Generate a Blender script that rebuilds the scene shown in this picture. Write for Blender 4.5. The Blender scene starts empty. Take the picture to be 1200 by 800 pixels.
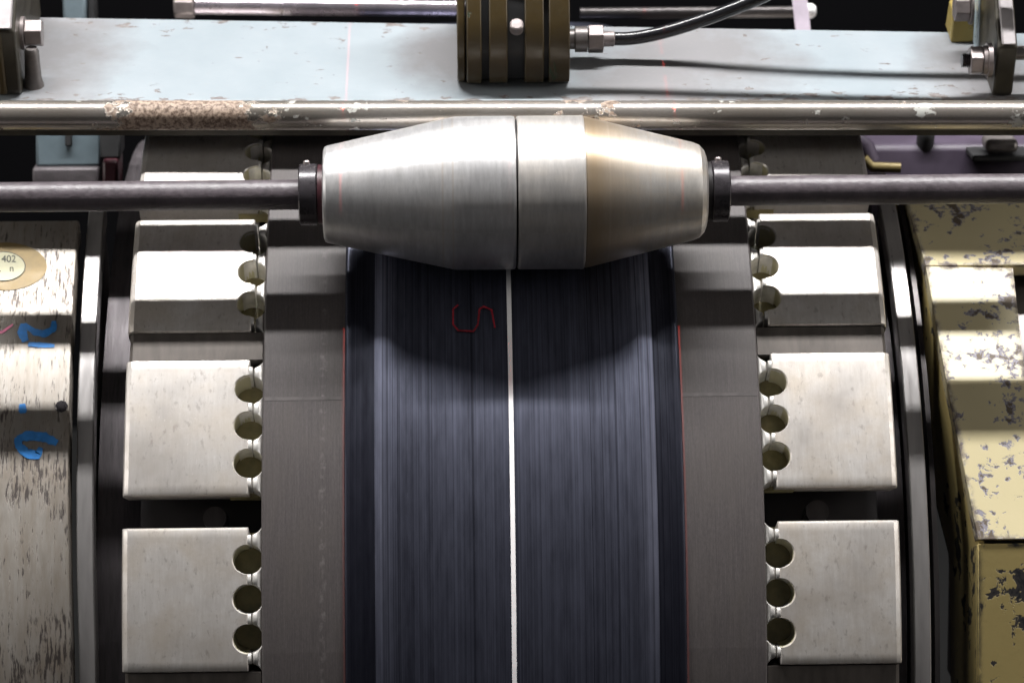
import bpy, bmesh, math, random
from mathutils import Vector, Matrix
random.seed(7)
scene = bpy.context.scene
C = scene.collection

# ------------------------------------------------------------------ frame
# Working frame (x, c, u): millimetre-like units of 0.5 mm, origin on the drum axis.
# x runs along the drum axis, c points from the axis towards the photographer, u is square to both.
S = 0.0005
PITCH = math.radians(34.0)
AX = Vector((0, 0, 1.0))
cp, sp = math.cos(PITCH), math.sin(PITCH)
def W(x, c, u):
    return Vector((x*S, (-c*cp + u*sp)*S, (c*sp + u*cp)*S)) + AX
def Yd(c, u, dy, dz):            # move dy away from the photographer (level) and dz up (plumb)
    return (c - dy*cp + dz*sp, u + dy*sp + dz*cp)

# ------------------------------------------------------------------ camera
FPX, DC, UC, YAW, ROLL = 3375.0, 4170.0, 361.0, math.radians(1.2), math.radians(0.55)
XC = -3400*math.tan(YAW) + 0.0
fwd = Vector((math.sin(YAW), -math.cos(YAW), 0))     # in (x,c,u)
rgt0 = Vector((math.cos(YAW), math.sin(YAW), 0))
up0 = Vector((0, 0, 1))
rgt = rgt0*math.cos(ROLL) - up0*math.sin(ROLL)
upv = rgt0*math.sin(ROLL) + up0*math.cos(ROLL)
CAMP = Vector((XC, DC, UC))
cam_d = bpy.data.cameras.new('camera'); cam = bpy.data.objects.new('camera', cam_d); C.objects.link(cam)
def Wd(v): return Vector((v.x, -v.y*cp + v.z*sp, v.y*sp + v.z*cp))
M3 = Matrix((Wd(rgt), Wd(upv), -Wd(fwd))).transposed()
cam.matrix_world = Matrix.Translation(W(*CAMP)) @ M3.to_4x4()
cam_d.sensor_fit = 'HORIZONTAL'; cam_d.sensor_width = 36.0
cam_d.lens = 36.0*FPX/1200.0
cam_d.clip_start = 0.05; cam_d.clip_end = 60
cam_d.dof.use_dof = True; cam_d.dof.focus_distance = 3440*S; cam_d.dof.aperture_fstop = 9.0
scene.camera = cam
def ray(px, py):
    return (fwd*FPX + rgt*(px-600) + upv*(400-py)).normalized()
def hitc(px, py, c):
    d = ray(px, py); t = (c - CAMP.y)/d.y; return CAMP + d*t
def hitr(px, py, r):
    d = ray(px, py); a = d.y**2+d.z**2; b = 2*(CAMP.y*d.y+CAMP.z*d.z); k = CAMP.y**2+CAMP.z**2-r*r
    q = b*b-4*a*k
    t = (-b-math.sqrt(max(q, 0)))/(2*a); return CAMP + d*t
def hitz(px, py, zc, zu):        # level plane through (c,u)=(zc,zu)
    d = ray(px, py); n = Vector((0, sp, cp)); t = ((zc*sp+zu*cp) - CAMP.dot(n))/d.dot(n); return CAMP + d*t
def phi_of(v): return math.degrees(math.atan2(v.z, v.y))

# ------------------------------------------------------------------ light
scene.render.engine = 'CYCLES'
world = bpy.data.worlds.new('World'); scene.world = world; world.use_nodes = True
bg = world.node_tree.nodes['Background']; bg.inputs[0].default_value = (0.96, 0.95, 1.0, 1); bg.inputs[1].default_value = 0.045
LA = math.radians(76.5)
lp = Vector((0, 690 + 4600*math.cos(LA), 500 + 4600*math.sin(LA)))
ld = bpy.data.lights.new('ceiling_tube', 'AREA'); ld.shape = 'RECTANGLE'; ld.size = 3.0; ld.size_y = 0.075; ld.energy = 200; ld.color = (1.0, 0.985, 0.975)
lo = bpy.data.objects.new('ceiling_tube', ld); C.objects.link(lo)
zl = (Wd(Vector((0, math.cos(LA), math.sin(LA))))).normalized(); xl = Vector((1, 0, 0)); yl = zl.cross(xl)
lo.matrix_world = Matrix.Translation(W(*lp)) @ Matrix((xl, yl, zl)).transposed().to_4x4()
for sx_, nm_ in ((-1, 'side_fill_left'), (1, 'side_fill_right')):  # soft fill lights added at both sides to lift the shadows, not real fittings
    d_ = bpy.data.lights.new(nm_, 'AREA'); d_.shape = 'SQUARE'; d_.size = 1.3; d_.energy = 34; d_.color = (1.0, 0.96, 0.91)
    o_ = bpy.data.objects.new(nm_, d_); C.objects.link(o_)
    g_ = math.radians(40); p_ = W(sx_*6200, 690 + 2700*math.cos(g_), 350 + 2700*math.sin(g_)); z_ = (p_ - W(sx_*250, 690, 300)).normalized(); x_ = Vector((0, 0, 1)).cross(z_).normalized()
    o_.matrix_world = Matrix.Translation(p_) @ Matrix((x_, z_.cross(x_), z_)).transposed().to_4x4()
def laser(name, xm, ang, power, w):
    d = bpy.data.lights.new(name, 'SPOT'); d.spot_size = math.radians(50); d.spot_blend = 0.1; d.shadow_soft_size = 0.0; d.energy = power; d.color = (1, 0.06, 0.045)
    d.use_nodes = True; nt = d.node_tree; em = nt.nodes['Emission']
    g = nt.nodes.new('ShaderNodeNewGeometry'); s = nt.nodes.new('ShaderNodeSeparateXYZ'); a = nt.nodes.new('ShaderNodeMath'); a.operation = 'ABSOLUTE'
    l = nt.nodes.new('ShaderNodeMath'); l.operation = 'LESS_THAN'; l.inputs[1].default_value = w
    nt.links.new(g.outputs['Incoming'], s.inputs[0]); nt.links.new(s.outputs[0], a.inputs[0]); nt.links.new(a.outputs[0], l.inputs[0]); nt.links.new(l.outputs[0], em.inputs['Strength'])
    o = bpy.data.objects.new(name, d); C.objects.link(o)
    v = Vector((0, math.cos(ang), math.sin(ang))); z = Wd(v).normalized(); x = Vector((1, 0, 0)); y = z.cross(x)
    o.matrix_world = Matrix.Translation(W(xm, 700+2400*v.y, 350+2400*v.z)) @ Matrix((x, y, z)).transposed().to_4x4()
laser('laser_line_left', hitr(403, 702, 801).x, math.radians(60), 55, 0.0006)
laser('laser_line_middle', hitr(602, 702, 817).x, math.radians(60), 4, 0.0007)
laser('laser_line_right', hitr(805.5, 702, 801).x, math.radians(60), 70, 0.0006)
vs = scene.view_settings; vs.view_transform = 'Standard'; vs.look = 'None'; vs.exposure = 0; vs.gamma = 1; vs.use_curve_mapping = False

# ------------------------------------------------------------------ materials
class N:
    def __init__(s, name):
        s.m = bpy.data.materials.new(name); s.m.use_nodes = True; s.t = s.m.node_tree; s.b = s.t.nodes['Principled BSDF']
    def new(s, ty, **k):
        n = s.t.nodes.new('ShaderNode'+ty)
        for a, v in k.items(): setattr(n, a, v)
        return n
    def link(s, a, b): s.t.links.new(a, b)
    def math(s, op, a, b=None, clamp=False):
        n = s.new('Math', operation=op, use_clamp=clamp)
        for i, v in enumerate((a, b)):
            if v is None: continue
            if isinstance(v, (int, float)): n.inputs[i].default_value = v
            else: s.link(v, n.inputs[i])
        return n.outputs[0]
    def coords(s, cyl=False):
        tc = s.new('TexCoord').outputs['Object']
        if not cyl: return tc
        sx = s.new('SeparateXYZ'); s.link(tc, sx.inputs[0])
        an = s.math('ARCTAN2', sx.outputs[2], sx.outputs[1]); an = s.math('MULTIPLY', an, 0.4)
        r = s.math('SQRT', s.math('ADD', s.math('POWER', sx.outputs[1], 2), s.math('POWER', sx.outputs[2], 2)))
        cb = s.new('CombineXYZ'); s.link(sx.outputs[0], cb.inputs[0]); s.link(an, cb.inputs[1]); s.link(r, cb.inputs[2]); return cb.outputs[0]
    def noise(s, co, scale, sc=(1, 1, 1), detail=6, rough=0.6, off=(0, 0, 0), dist=0):
        mp = s.new('Mapping'); mp.inputs['Scale'].default_value = sc; mp.inputs['Location'].default_value = off; s.link(co, mp.inputs[0])
        n = s.new('TexNoise'); n.inputs['Scale'].default_value = scale; n.inputs['Detail'].default_value = detail; n.inputs['Roughness'].default_value = rough; n.inputs['Distortion'].default_value = dist
        s.link(mp.outputs[0], n.inputs['Vector']); return n.outputs['Fac']
    def ramp(s, f, lo, hi, a=0.0, b=1.0):
        n = s.new('MapRange', clamp=True); n.inputs[1].default_value = lo; n.inputs[2].default_value = hi; n.inputs[3].default_value = a; n.inputs[4].default_value = b
        s.link(f, n.inputs[0]); return n.outputs[0]
    def mix(s, f, a, b):
        n = s.new('Mix', data_type='RGBA')
        for i, v in ((0, f), (6, a), (7, b)):
            if isinstance(v, (int, float)): n.inputs[i].default_value = v
            elif isinstance(v, tuple): n.inputs[i].default_value = (*v, 1)
            else: s.link(v, n.inputs[i])
        return n.outputs[2]
    def set(s, col=None, rough=None, metal=None, spec=None, bump=None, bstr=0.3, bdist=0.001):
        for v, k in ((col, 'Base Color'), (rough, 'Roughness'), (metal, 'Metallic'), (spec, 'Specular IOR Level')):
            if v is None: continue
            if isinstance(v, tuple): s.b.inputs[k].default_value = (*v, 1)
            elif isinstance(v, (int, float)): s.b.inputs[k].default_value = v
            else: s.link(v, s.b.inputs[k])
        if bump is not None:
            n = s.new('Bump'); n.inputs['Strength'].default_value = bstr; n.inputs['Distance'].default_value = bdist; s.link(bump, n.inputs['Height']); s.link(n.outputs[0], s.b.inputs['Normal'])
        return s.m

def plain(name, col, rough=0.5, metal=0.0, spec=0.5, var=0.25, scale=60, cyl=False, sc=(1, 1, 1), bstr=0.15):
    n = N(name); co = n.coords(cyl); f = n.noise(co, scale, sc)
    dk = tuple(v*(1-var) for v in col); lt = tuple(min(1, v*(1+var)) for v in col)
    g = n.noise(co, scale*0.17, sc, off=(3, 1, 2)); f2 = n.math('MULTIPLY', n.math('ADD', f, g), 0.5)
    return n.set(n.mix(n.ramp(f2, 0.3, 0.7), dk, lt), n.ramp(f, 0.3, 0.7, rough*0.85, min(1, rough*1.2)), metal, spec, f, bstr, 0.0006)

def segment_mat():
    n = N('worn_segment_steel'); co = n.coords(True)
    oi = n.new('ObjectInfo').outputs['Random']
    sh = n.new('VectorMath', operation='ADD'); n.link(co, sh.inputs[0])
    cb = n.new('CombineXYZ'); n.link(n.math('MULTIPLY', oi, 7.3), cb.inputs[2]); n.link(cb.outputs[0], sh.inputs[1]); co = sh.outputs[0]
    scr = n.noise(co, 90, (6, 0.7, 1), 5, 0.7); blot = n.noise(co, 38, (1, 1, 1), 8, 0.65); fine = n.noise(co, 420, (1, .35, 1), 3, 0.6)
    spot = n.noise(co, 330, (1, .5, 1), 5, 0.65, off=(9, 2, 0))
    col = n.mix(n.ramp(scr, 0.25, 0.7), (0.54, 0.505, 0.47), (0.70, 0.67, 0.64))
    col = n.mix(n.ramp(blot, 0.42, 0.66, 0, 0.75), col, (0.41, 0.355, 0.29))
    sm_ = n.noise(co, 13, (1, 1, 1), 4, 0.6, off=(2, 6, 0)); col = n.mix(n.ramp(sm_, 0.48, 0.70, 0, 0.6), col, (0.30, 0.265, 0.235))
    col = n.mix(n.math('MULTIPLY', oi, 0.45), col, (0.42, 0.40, 0.385))
    col = n.mix(n.ramp(spot, 0.58, 0.68, 0, 0.45), col, (0.22, 0.19, 0.17))
    col = n.mix(n.ramp(spot, 0.26, 0.34, 0.45, 0), col, (0.72, 0.70, 0.68))
    ro = n.ramp(blot, 0.3, 0.7, 0.34, 0.52)
    h = n.math('ADD', n.math('MULTIPLY', scr, 0.6), n.math('MULTIPLY', fine, 0.7))
    return n.set(col, ro, 0.55, 0.5, h, 0.22, 0.0004)

def roller_mat(name, tint, warm):
    n = N(name); co = n.coords(True)
    ring = n.noise(co, 260, (1, 0.02, 0.05), 4, 0.7); broad = n.noise(co, 35, (1, 0.25, 0.2), 4, 0.6); sm = n.noise(co, 14, (1, 1.2, 1), 5, 0.6, off=(4, 4, 4))
    spot = n.noise(co, 120, (1, 1, 1), 3, 0.5, off=(1, 7, 0))
    col = n.mix(n.ramp(ring, 0.3, 0.7), tuple(v*0.74 for v in tint), tint)
    col = n.mix(n.ramp(broad, 0.42, 0.72, 0, warm), col, (0.55, 0.45, 0.33))
    col = n.mix(n.ramp(sm, 0.5, 0.75, 0, 0.35), col, (0.45, 0.43, 0.42))
    col = n.mix(n.ramp(spot, 0.74, 0.78, 0, 0.6), col, (0.12, 0.11, 0.10))
    sx = n.new('SeparateXYZ'); n.link(co, sx.inputs[0])
    if name.startswith('brown'):
        dd = n.math('ABSOLUTE', n.math('SUBTRACT', sx.outputs[0], 0.0485)); col = n.mix(n.ramp(dd, 0.034, 0.001, 0, 0.85), col, (0.33, 0.235, 0.135))
    for x_ in (0.058, 0.066, 0.0745, 0.082, 0.092, 0.101, -0.034, -0.04):
        dd = n.math('ABSOLUTE', n.math('SUBTRACT', sx.outputs[0], x_)); col = n.mix(n.ramp(dd, 0.0009, 0.0002, 0, 0.35), col, (0.50, 0.42, 0.34))
    m = n.set(col, n.ramp(broad, 0.3, 0.7, 0.36, 0.45), 0.74, 0.5, ring, 0.25, 0.0003)
    n.b.inputs['Anisotropic'].default_value = 0.0
    return m

def chipped(name, paint, under, dark, scale=60, amt=0.60, rough=0.35, streak=(1, 1, 1), stain=(0.45, 0.42, 0.38), stain_amt=0.25, edge=0.0):
    n = N(name); co = n.coords()
    a = n.noise(co, scale, streak, 8, 0.62, dist=0.3); b = n.noise(co, scale*0.22, streak, 4, 0.5, off=(5, 1, 3)); fine = n.noise(co, scale*5, (1, 1, 1), 4, 0.6)
    k = n.math('ADD', n.math('MULTIPLY', a, 0.62), n.math('MULTIPLY', b, 0.38))
    if edge:
        bv = n.new('Bevel'); bv.samples = 6; bv.inputs['Radius'].default_value = 0.007
        dt = n.new('VectorMath', operation='DOT_PRODUCT'); n.link(bv.outputs[0], dt.inputs[0]); n.link(n.new('NewGeometry').outputs['Normal'], dt.inputs[1])
        k = n.math('ADD', k, n.ramp(dt.outputs['Value'], 0.995, 0.85, 0, edge))
    m1 = n.ramp(k, amt, amt+0.012); m2 = n.ramp(k, amt+0.035, amt+0.045)
    st = n.noise(co, scale*0.12, (1, 1, 1), 6, 0.6, off=(8, 8, 1))
    col = n.mix(n.ramp(st, 0.45, 0.75, 0, stain_amt), paint, stain)
    col = n.mix(n.ramp(fine, 0.62, 0.75, 0, 0.25), col, stain)
    col = n.mix(m1, col, under); col = n.mix(m2, col, dark)
    h = n.math('SUBTRACT', n.math('MULTIPLY', fine, 0.12), m1)
    r = n.math('ADD', n.math('MULTIPLY', m1, 0.3), n.ramp(fine, 0.3, 0.7, rough*0.8, rough*1.25), True)
    return n.set(col, r, 0.0, 0.5, h, 0.5, 0.0007)

def pipe_mat():
    n = N('peeling_cream_pipe_paint'); co = n.coords()
    sx = n.new('SeparateXYZ'); n.link(co, sx.inputs[0])
    a = n.noise(co, 70, (0.8, 1, 1), 8, 0.65); fine = n.noise(co, 420, (1, 1, 1), 5, 0.65); b = n.noise(co, 9, (1, 0.3, 0.3), 3, 0.5, off=(2, 0, 0))
    # rust patch with a ragged outline about 0.2 m left of the middle
    dx = n.math('ABSOLUTE', n.math('SUBTRACT', sx.outputs[0], -0.198))
    patch = n.ramp(n.math('ADD', dx, n.math('MULTIPLY', n.math('SUBTRACT', a, 0.5), 0.10)), 0.044, 0.040)
    edge = n.math('ADD', patch, n.math('MULTIPLY', n.ramp(n.math('ADD', n.math('MULTIPLY', a, .6), n.math('MULTIPLY', b, .4)), 0.60, 0.615), 1.0), True)
    col = n.mix(n.ramp(b, 0.35, 0.65), (0.30, 0.27, 0.23), (0.42, 0.39, 0.36))
    col = n.mix(n.ramp(fine, 0.55, 0.72, 0, 0.5), col, (0.24, 0.19, 0.14))
    rust = n.mix(n.ramp(fine, 0.40, 0.58), (0.10, 0.062, 0.042), (0.34, 0.26, 0.20))
    col = n.mix(edge, col, rust)
    # shreds of pale paint left on bare pipe
    sh_ = n.math('MULTIPLY', n.ramp(n.noise(co, 55, (0.7, 1, 1), 6, 0.6, off=(6, 3, 1)), 0.63, 0.645), n.ramp(edge, 0.5, 0.2))
    col = n.mix(sh_, col, (0.40, 0.40, 0.375))
    return n.set(col, n.math('ADD', n.math('MULTIPLY', edge, 0.4), 0.26), n.math('MULTIPLY', n.math('SUBTRACT', 1.0, n.math('MAXIMUM', edge, sh_)), 0.75), 0.5, n.math('SUBTRACT', n.math('MULTIPLY', fine, 0.35), edge), 0.5, 0.0006)

def rubber_mat(name, base, ra, rb, streak, ior=2.5):
    n = N(name); co = n.coords(True)
    st = n.noise(co, 560, (1, 0.0012, 0.0), 4, 0.8); st2 = n.noise(co, 75, (1, 0.012, 0.0), 4, 0.6, off=(3, 0, 0)); gr = n.noise(co, 90, (3, 0.5, 1), 5, 0.6)
    mixd = n.math('ADD', n.math('MULTIPLY', st, 0.6), n.math('MULTIPLY', st2, 0.4))
    col = n.mix(n.ramp(mixd, 0.3, 0.7), tuple(v*0.6 for v in base), tuple(v*1.5 for v in base))
    ro = n.ramp(mixd, 0.32, 0.68, ra, rb)
    sp_ = n.ramp(n.math('ADD', n.math('MULTIPLY', mixd, 0.8), n.math('MULTIPLY', gr, 0.2)), 0.40, 0.60, 1.0, 0.30)
    n.b.inputs['IOR'].default_value = ior; n.b.inputs['Specular Tint'].default_value = (0.70, 0.74, 1.0, 1)
    ln = n.ramp(n.noise(co, 900, (1, 0.0006, 0.0), 2, 0.5, off=(5, 0, 0)), 0.58, 0.68, 1.0, 0.45)
    sp_ = n.math('MULTIPLY', sp_, ln)
    return n.set(col, ro, 0, sp_, mixd, streak, 0.0004)

def fabric_mat():
    n = N('grey_rubberised_fabric'); co = n.coords(True)
    v = n.noise(co, 260, (4, 0.12, 1), 5, 0.7); bl = n.noise(co, 20, (2, 0.8, 1), 6, 0.6); f = n.noise(co, 700, (1, 1, 1), 2, 0.5)
    col = n.mix(n.ramp(v, 0.3, 0.7), (0.053, 0.046, 0.046), (0.080, 0.070, 0.069))
    col = n.mix(n.ramp(n.noise(co, 900, (1.5, .5, 1), 3, .6, off=(7, 0, 0)), 0.35, 0.65, 0, 0.35), col, (0.030, 0.026, 0.027))
    col = n.mix(n.ramp(bl, 0.45, 0.75, 0, 0.6), col, (0.066, 0.057, 0.052))
    # pale broken crease round the sleeve
    sx = n.new('SeparateXYZ'); n.link(co, sx.inputs[0])
    d = n.math('ABSOLUTE', n.math('SUBTRACT', sx.outputs[0], -0.1125)); d = n.math('ADD', d, n.math('MULTIPLY', n.math('SUBTRACT', n.noise(co, 150, (1, 1, 1), 3), 0.5), 0.006))
    cr = n.math('MULTIPLY', n.ramp(d, 0.0022, 0.0008), n.ramp(n.noise(co, 240, (1, .8, 1), 3, off=(2, 2, 2)), 0.50, 0.66, 0, 0.35))
    col = n.mix(cr, col, (0.18, 0.165, 0.16))
    return n.set(col, 0.55, 0, 0.35, n.math('ADD', n.math('ADD', v, n.math('MULTIPLY', f, .4)), cr), 0.18, 0.0004)

def shell_mat():
    n = N('pitted_guard_steel'); co = n.coords(True)
    a = n.noise(co, 330, (1.8, 0.22, 1), 6, 0.65); b = n.noise(co, 16, (1, 0.8, 1), 5, 0.6, off=(3, 3, 0)); c = n.noise(co, 60, (3, .4, 1), 6, .7, off=(1, 5, 0))
    k = n.math('ADD', n.math('MULTIPLY', a, 0.6), n.math('MULTIPLY', b, 0.4))
    col = n.mix(n.ramp(c, 0.3, 0.7), (0.27, 0.235, 0.195), (0.37, 0.345, 0.315))
    col = n.mix(n.ramp(b, 0.5, 0.7, 0, 0.55), col, (0.25, 0.19, 0.13))
    pit = n.ramp(k, 0.515, 0.575)
    col = n.mix(n.math('MULTIPLY', pit, 0.92), col, (0.055, 0.045, 0.043))
    return n.set(col, n.ramp(a, 0.3, 0.7, 0.34, 0.55), 0.45, 0.5, n.math('SUBTRACT', n.math('MULTIPLY', a, 0.3), pit), 0.35, 0.0005)

def beam_mat():
    n = N('pale_blue_beam_paint'); co = n.coords(); sx = n.new('SeparateXYZ'); n.link(co, sx.inputs[0])
    a = n.noise(co, 130, (0.6, 1.2, 1), 8, 0.62, dist=0.4); b = n.noise(co, 18, (1, 1, 1), 5, 0.6, off=(4, 2, 0)); fine = n.noise(co, 420, (.6, 1, 1), 4, 0.6)
    edge = n.math('ADD', n.ramp(sx.outputs[1], -0.028, -0.052, 0, 0.20), n.ramp(sx.outputs[1], 0.046, 0.058, 0, 0.07))
    k = n.math('ADD', n.math('ADD', n.math('MULTIPLY', a, 0.75), n.math('MULTIPLY', b, 0.25)), edge)
    m1 = n.ramp(k, 0.625, 0.64)
    gr = None
    for x0, y0, w in ((-0.300, 0.03, 0.062), (-0.042, 0.02, 0.040), (0.105, -0.005, 0.085), (0.292, -0.02, 0.05), (-0.285, -0.03, 0.035)):
        dx = n.math('MULTIPLY', n.math('SUBTRACT', sx.outputs[0], x0), 1/w); dy = n.math('MULTIPLY', n.math('SUBTRACT', sx.outputs[1], y0), 0.8/w)
        d = n.math('ADD', n.math('MULTIPLY', dx, dx), n.math('MULTIPLY', dy, dy)); d = n.math('ADD', d, n.math('MULTIPLY', n.math('SUBTRACT', b, 0.5), 2.6))
        g = n.ramp(d, 1.2, 0.1, 0, 0.75); gr = g if gr is None else n.math('MAXIMUM', gr, g)
    col = n.mix(n.ramp(b, 0.3, 0.7), (0.235, 0.272, 0.295), (0.28, 0.312, 0.335))
    col = n.mix(gr, col, (0.155, 0.14, 0.14))
    col = n.mix(n.ramp(fine, 0.6, 0.75, 0, 0.3), col, (0.30, 0.27, 0.25))
    und = n.mix(n.ramp(fine, .4, .6), (0.20, 0.185, 0.18), (0.12, 0.10, 0.095))
    col = n.mix(m1, col, und)
    return n.set(col, n.math('ADD', n.math('MULTIPLY', m1, 0.3), n.math('ADD', n.math('MULTIPLY', gr, .25), 0.30)), 0.0, 0.45, n.math('SUBTRACT', n.math('MULTIPLY', fine, 0.15), m1), 0.5, 0.0006)
M = {}
M['segment'] = segment_mat()
M['filler'] = plain('dull_filler_steel', (0.085, 0.074, 0.066), 0.5, 0.3, 0.4, 0.35, 120, True, (2, .5, 1))
M['notch'] = plain('greased_notch_steel', (0.44, 0.41, 0.27), 0.36, 0.1, 0.6, 0.35, 90)
M['grease_pad'] = plain('old_yellow_grease', (0.22, 0.19, 0.095), 0.35, 0.0, 0.5, 0.5, 120)
M['knob'] = plain('polished_tooth_steel', (0.60, 0.58, 0.55), 0.42, 0.35, 0.5, 0.35, 160)
M['core'] = plain('oily_black_steel', (0.016, 0.014, 0.015), 0.5, 0.2, 0.4)
M['endplate'] = plain('dark_end_plate_steel', (0.085, 0.075, 0.08), 0.5, 0.4, 0.5, 0.5, 200, True, (4, .3, 1), 0.4)
M['fabric'] = fabric_mat()
M['splice'] = plain('pale_splice_tape', (0.078, 0.070, 0.069), 0.6, 0, 0.3, 0.5, 160)
M['tread'] = rubber_mat('shiny_black_tread_rubber', (0.0018, 0.0019, 0.0036), 0.38, 0.44, 0.02, 2.12)
M['sidewall'] = rubber_mat('dull_black_sidewall_rubber', (0.002, 0.002, 0.0038), 0.38, 0.44, 0.03, 1.45)
M['white_line'] = plain('white_line_paint', (0.80, 0.79, 0.80), 0.5, 0, 0.4, 0.06, 200)
M['red_glint'] = plain('red_reflection_paint', (0.20, 0.008, 0.018), 0.5, 0, 0.4, 0.8, 500)  # colour of the painted red digit reflection
M['ring'] = plain('polished_ring_steel', (0.36, 0.345, 0.34), 0.32, 0.6, 0.5, 0.18, 160, True, (2, .2, 1))
M['ringdark'] = plain('blackened_ring_steel', (0.05, 0.045, 0.045), 0.35, 0.6, 0.5, 0.3, 100, True, (2, .3, 1))
M['shell'] = shell_mat()
M['rollerL'] = roller_mat('turned_roller_steel', (0.66, 0.655, 0.66), 0.10)
M['rollerM'] = roller_mat('creamy_roller_steel', (0.67, 0.645, 0.62), 0.25)
M['rollerR'] = roller_mat('browned_roller_steel', (0.60, 0.575, 0.545), 0.45)
M['rod'] = plain('black_painted_rod', (0.075, 0.062, 0.070), 0.42, 0.0, 0.6, 0.40, 300, False, (1, 1, 1), 0.6)
M['collar'] = plain('black_oxide_collar', (0.045, 0.04, 0.045), 0.28, 0.3, 0.6, 0.3, 200)
M['washer'] = plain('dark_red_washer', (0.05, 0.012, 0.018), 0.4)
M['pipe'] = pipe_mat()
M['blue'] = beam_mat()
M['bluep'] = chipped('pale_blue_bracket_paint', (0.34, 0.43, 0.48), (0.22, 0.15, 0.10), (0.12, 0.08, 0.05), 90, 0.6, 0.30)
M['yellow'] = chipped('chipped_cream_yellow_paint', (0.53, 0.465, 0.285), (0.22, 0.21, 0.25), (0.10, 0.075, 0.05), 140, 0.548, 0.35, (1, 1, 1), (0.60, 0.52, 0.34), 0.35, 0.10)
M['front'] = chipped('chipped_mustard_paint', (0.58, 0.46, 0.19), (0.05, 0.045, 0.045), (0.02, 0.02, 0.025), 60, 0.55, 0.35, (1, 1, 1), (0.34, 0.24, 0.09), 0.5, 0.12)
M['ochre'] = chipped('chipped_ochre_paint', (0.33, 0.25, 0.075), (0.05, 0.045, 0.045), (0.02, 0.02, 0.025), 60, 0.56, 0.35, (1, 1, 1), (0.30, 0.20, 0.06), 0.5)
M['olive'] = chipped('grimy_olive_brown_paint', (0.060, 0.041, 0.014), (0.03, 0.045, 0.02), (0.03, 0.02, 0.015), 70, 0.585, 0.35, (1, 1, .5), (0.03, 0.022, 0.012), 0.7)
M['bracket'] = plain('grimy_bracket_steel', (0.16, 0.145, 0.14), 0.4, 0.5, 0.5, 0.6, 70)
M['grease'] = plain('greasy_dark_casting', (0.045, 0.040, 0.030), 0.4, 0.2, 0.5, 0.6, 70)
M['cap'] = plain('pale_lit_casting', (0.36, 0.335, 0.34), 0.45, 0.3, 0.5, 0.35, 70)  # paler casting tone, painted to look lit from above
M['bolt'] = plain('zinc_bolt', (0.27, 0.235, 0.23), 0.38, 0.5, 0.5, 0.4, 120)
M['hose'] = plain('glossy_black_hose', (0.012, 0.012, 0.014), 0.22, 0, 0.6, 0.2, 60)
M['shaft'] = plain('bright_shaft_steel', (0.42, 0.38, 0.42), 0.25, 0.8, 0.5, 0.2, 60)
M['lilac'] = plain('pale_lilac_strap', (0.50, 0.44, 0.52), 0.5)
M['purple'] = plain('dusky_purple_paint', (0.052, 0.040, 0.060), 0.5, 0, 0.4, 0.5, 30)
M['greyblue'] = plain('grey_blue_paint', (0.11, 0.145, 0.165), 0.5, 0, 0.4, 0.35, 40)
M['black'] = plain('black_machine_paint', (0.012, 0.012, 0.013), 0.6)
M['brass'] = plain('yellow_brass_strip', (0.17, 0.13, 0.05), 0.45, 0.3)
M['gold'] = plain('gold_foil_label', (0.20, 0.145, 0.065), 0.5, 0.15, 0.4, 0.3, 150)
M['goldpale'] = plain('pale_label_middle', (0.27, 0.26, 0.165), 0.45, 0.1, 0.5, 0.2, 150)
M['ink'] = plain('black_print', (0.012, 0.012, 0.012), 0.6)
M['blueink'] = plain('blue_marker_paint', (0.03, 0.20, 0.55), 0.5, 0, 0.4, 0.5, 220)
M['pinkink'] = plain('pink_marker_paint', (0.62, 0.16, 0.28), 0.5, 0, 0.4, 0.3, 220)
M['concrete'] = plain('dark_concrete', (0.012, 0.012, 0.012), 0.8, 0, 0.1, 0.3, 4)
M['wall'] = plain('black_backdrop_sheet', (0.004, 0.004, 0.005), 0.8, 0, 0.1, 0.3, 4)
M['white'] = plain('white_knob', (0.62, 0.62, 0.62), 0.4)

# ------------------------------------------------------------------ mesh helpers
def link(o, parent=None):
    C.objects.link(o)
    if parent is not None: o.parent = parent
    return o
def thing(name, label, cat, at, group=None):
    o = bpy.data.objects.new(name, None); o.empty_display_size = 0.05; C.objects.link(o); o.location = W(*at)
    o['label'] = label; o['category'] = cat
    if group: o['group'] = group
    return o
def tag(o, label, cat, group=None):
    o['label'] = label; o['category'] = cat
    if group: o['group'] = group
    return o
def base_of(parent):
    v = Vector((0, 0, 0)); p = parent
    while p is not None: v = v + p.location; p = p.parent
    return v
def mk(name, verts, faces, mat, parent=None, origin=None, smooth=True, bevel=0, ang=35, mats=None, fmat=None, world=False, segs=2):
    """verts in (x,c,u); the object's origin sits at origin (x,c,u) or at its parent's."""
    pv = base_of(parent) if parent is not None else Vector((0, 0, 0))
    ow = W(*origin) if origin is not None else (pv if parent is not None else W(*verts[0]))
    vw = [(Vector(v) if world else W(*v)) - ow for v in verts]
    me = bpy.data.meshes.new(name); me.from_pydata(vw, [], faces)
    bm = bmesh.new(); bm.from_mesh(me); bmesh.ops.recalc_face_normals(bm, faces=bm.faces); bm.to_mesh(me); bm.free()
    for m in (mats or [mat]): me.materials.append(m)
    if fmat:
        for p, i in zip(me.polygons, fmat): p.material_index = i
    if smooth:
        me.polygons.foreach_set('use_smooth', [True]*len(me.polygons)); me.set_sharp_from_angle(angle=math.radians(ang))
    o = bpy.data.objects.new(name, me); link(o, parent); o.location = ow - pv
    if bevel:
        b = o.modifiers.new('bevel', 'BEVEL'); b.width = bevel*S; b.segments = segs; b.limit_method = 'ANGLE'; b.angle_limit = math.radians(30)
    return o
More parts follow.
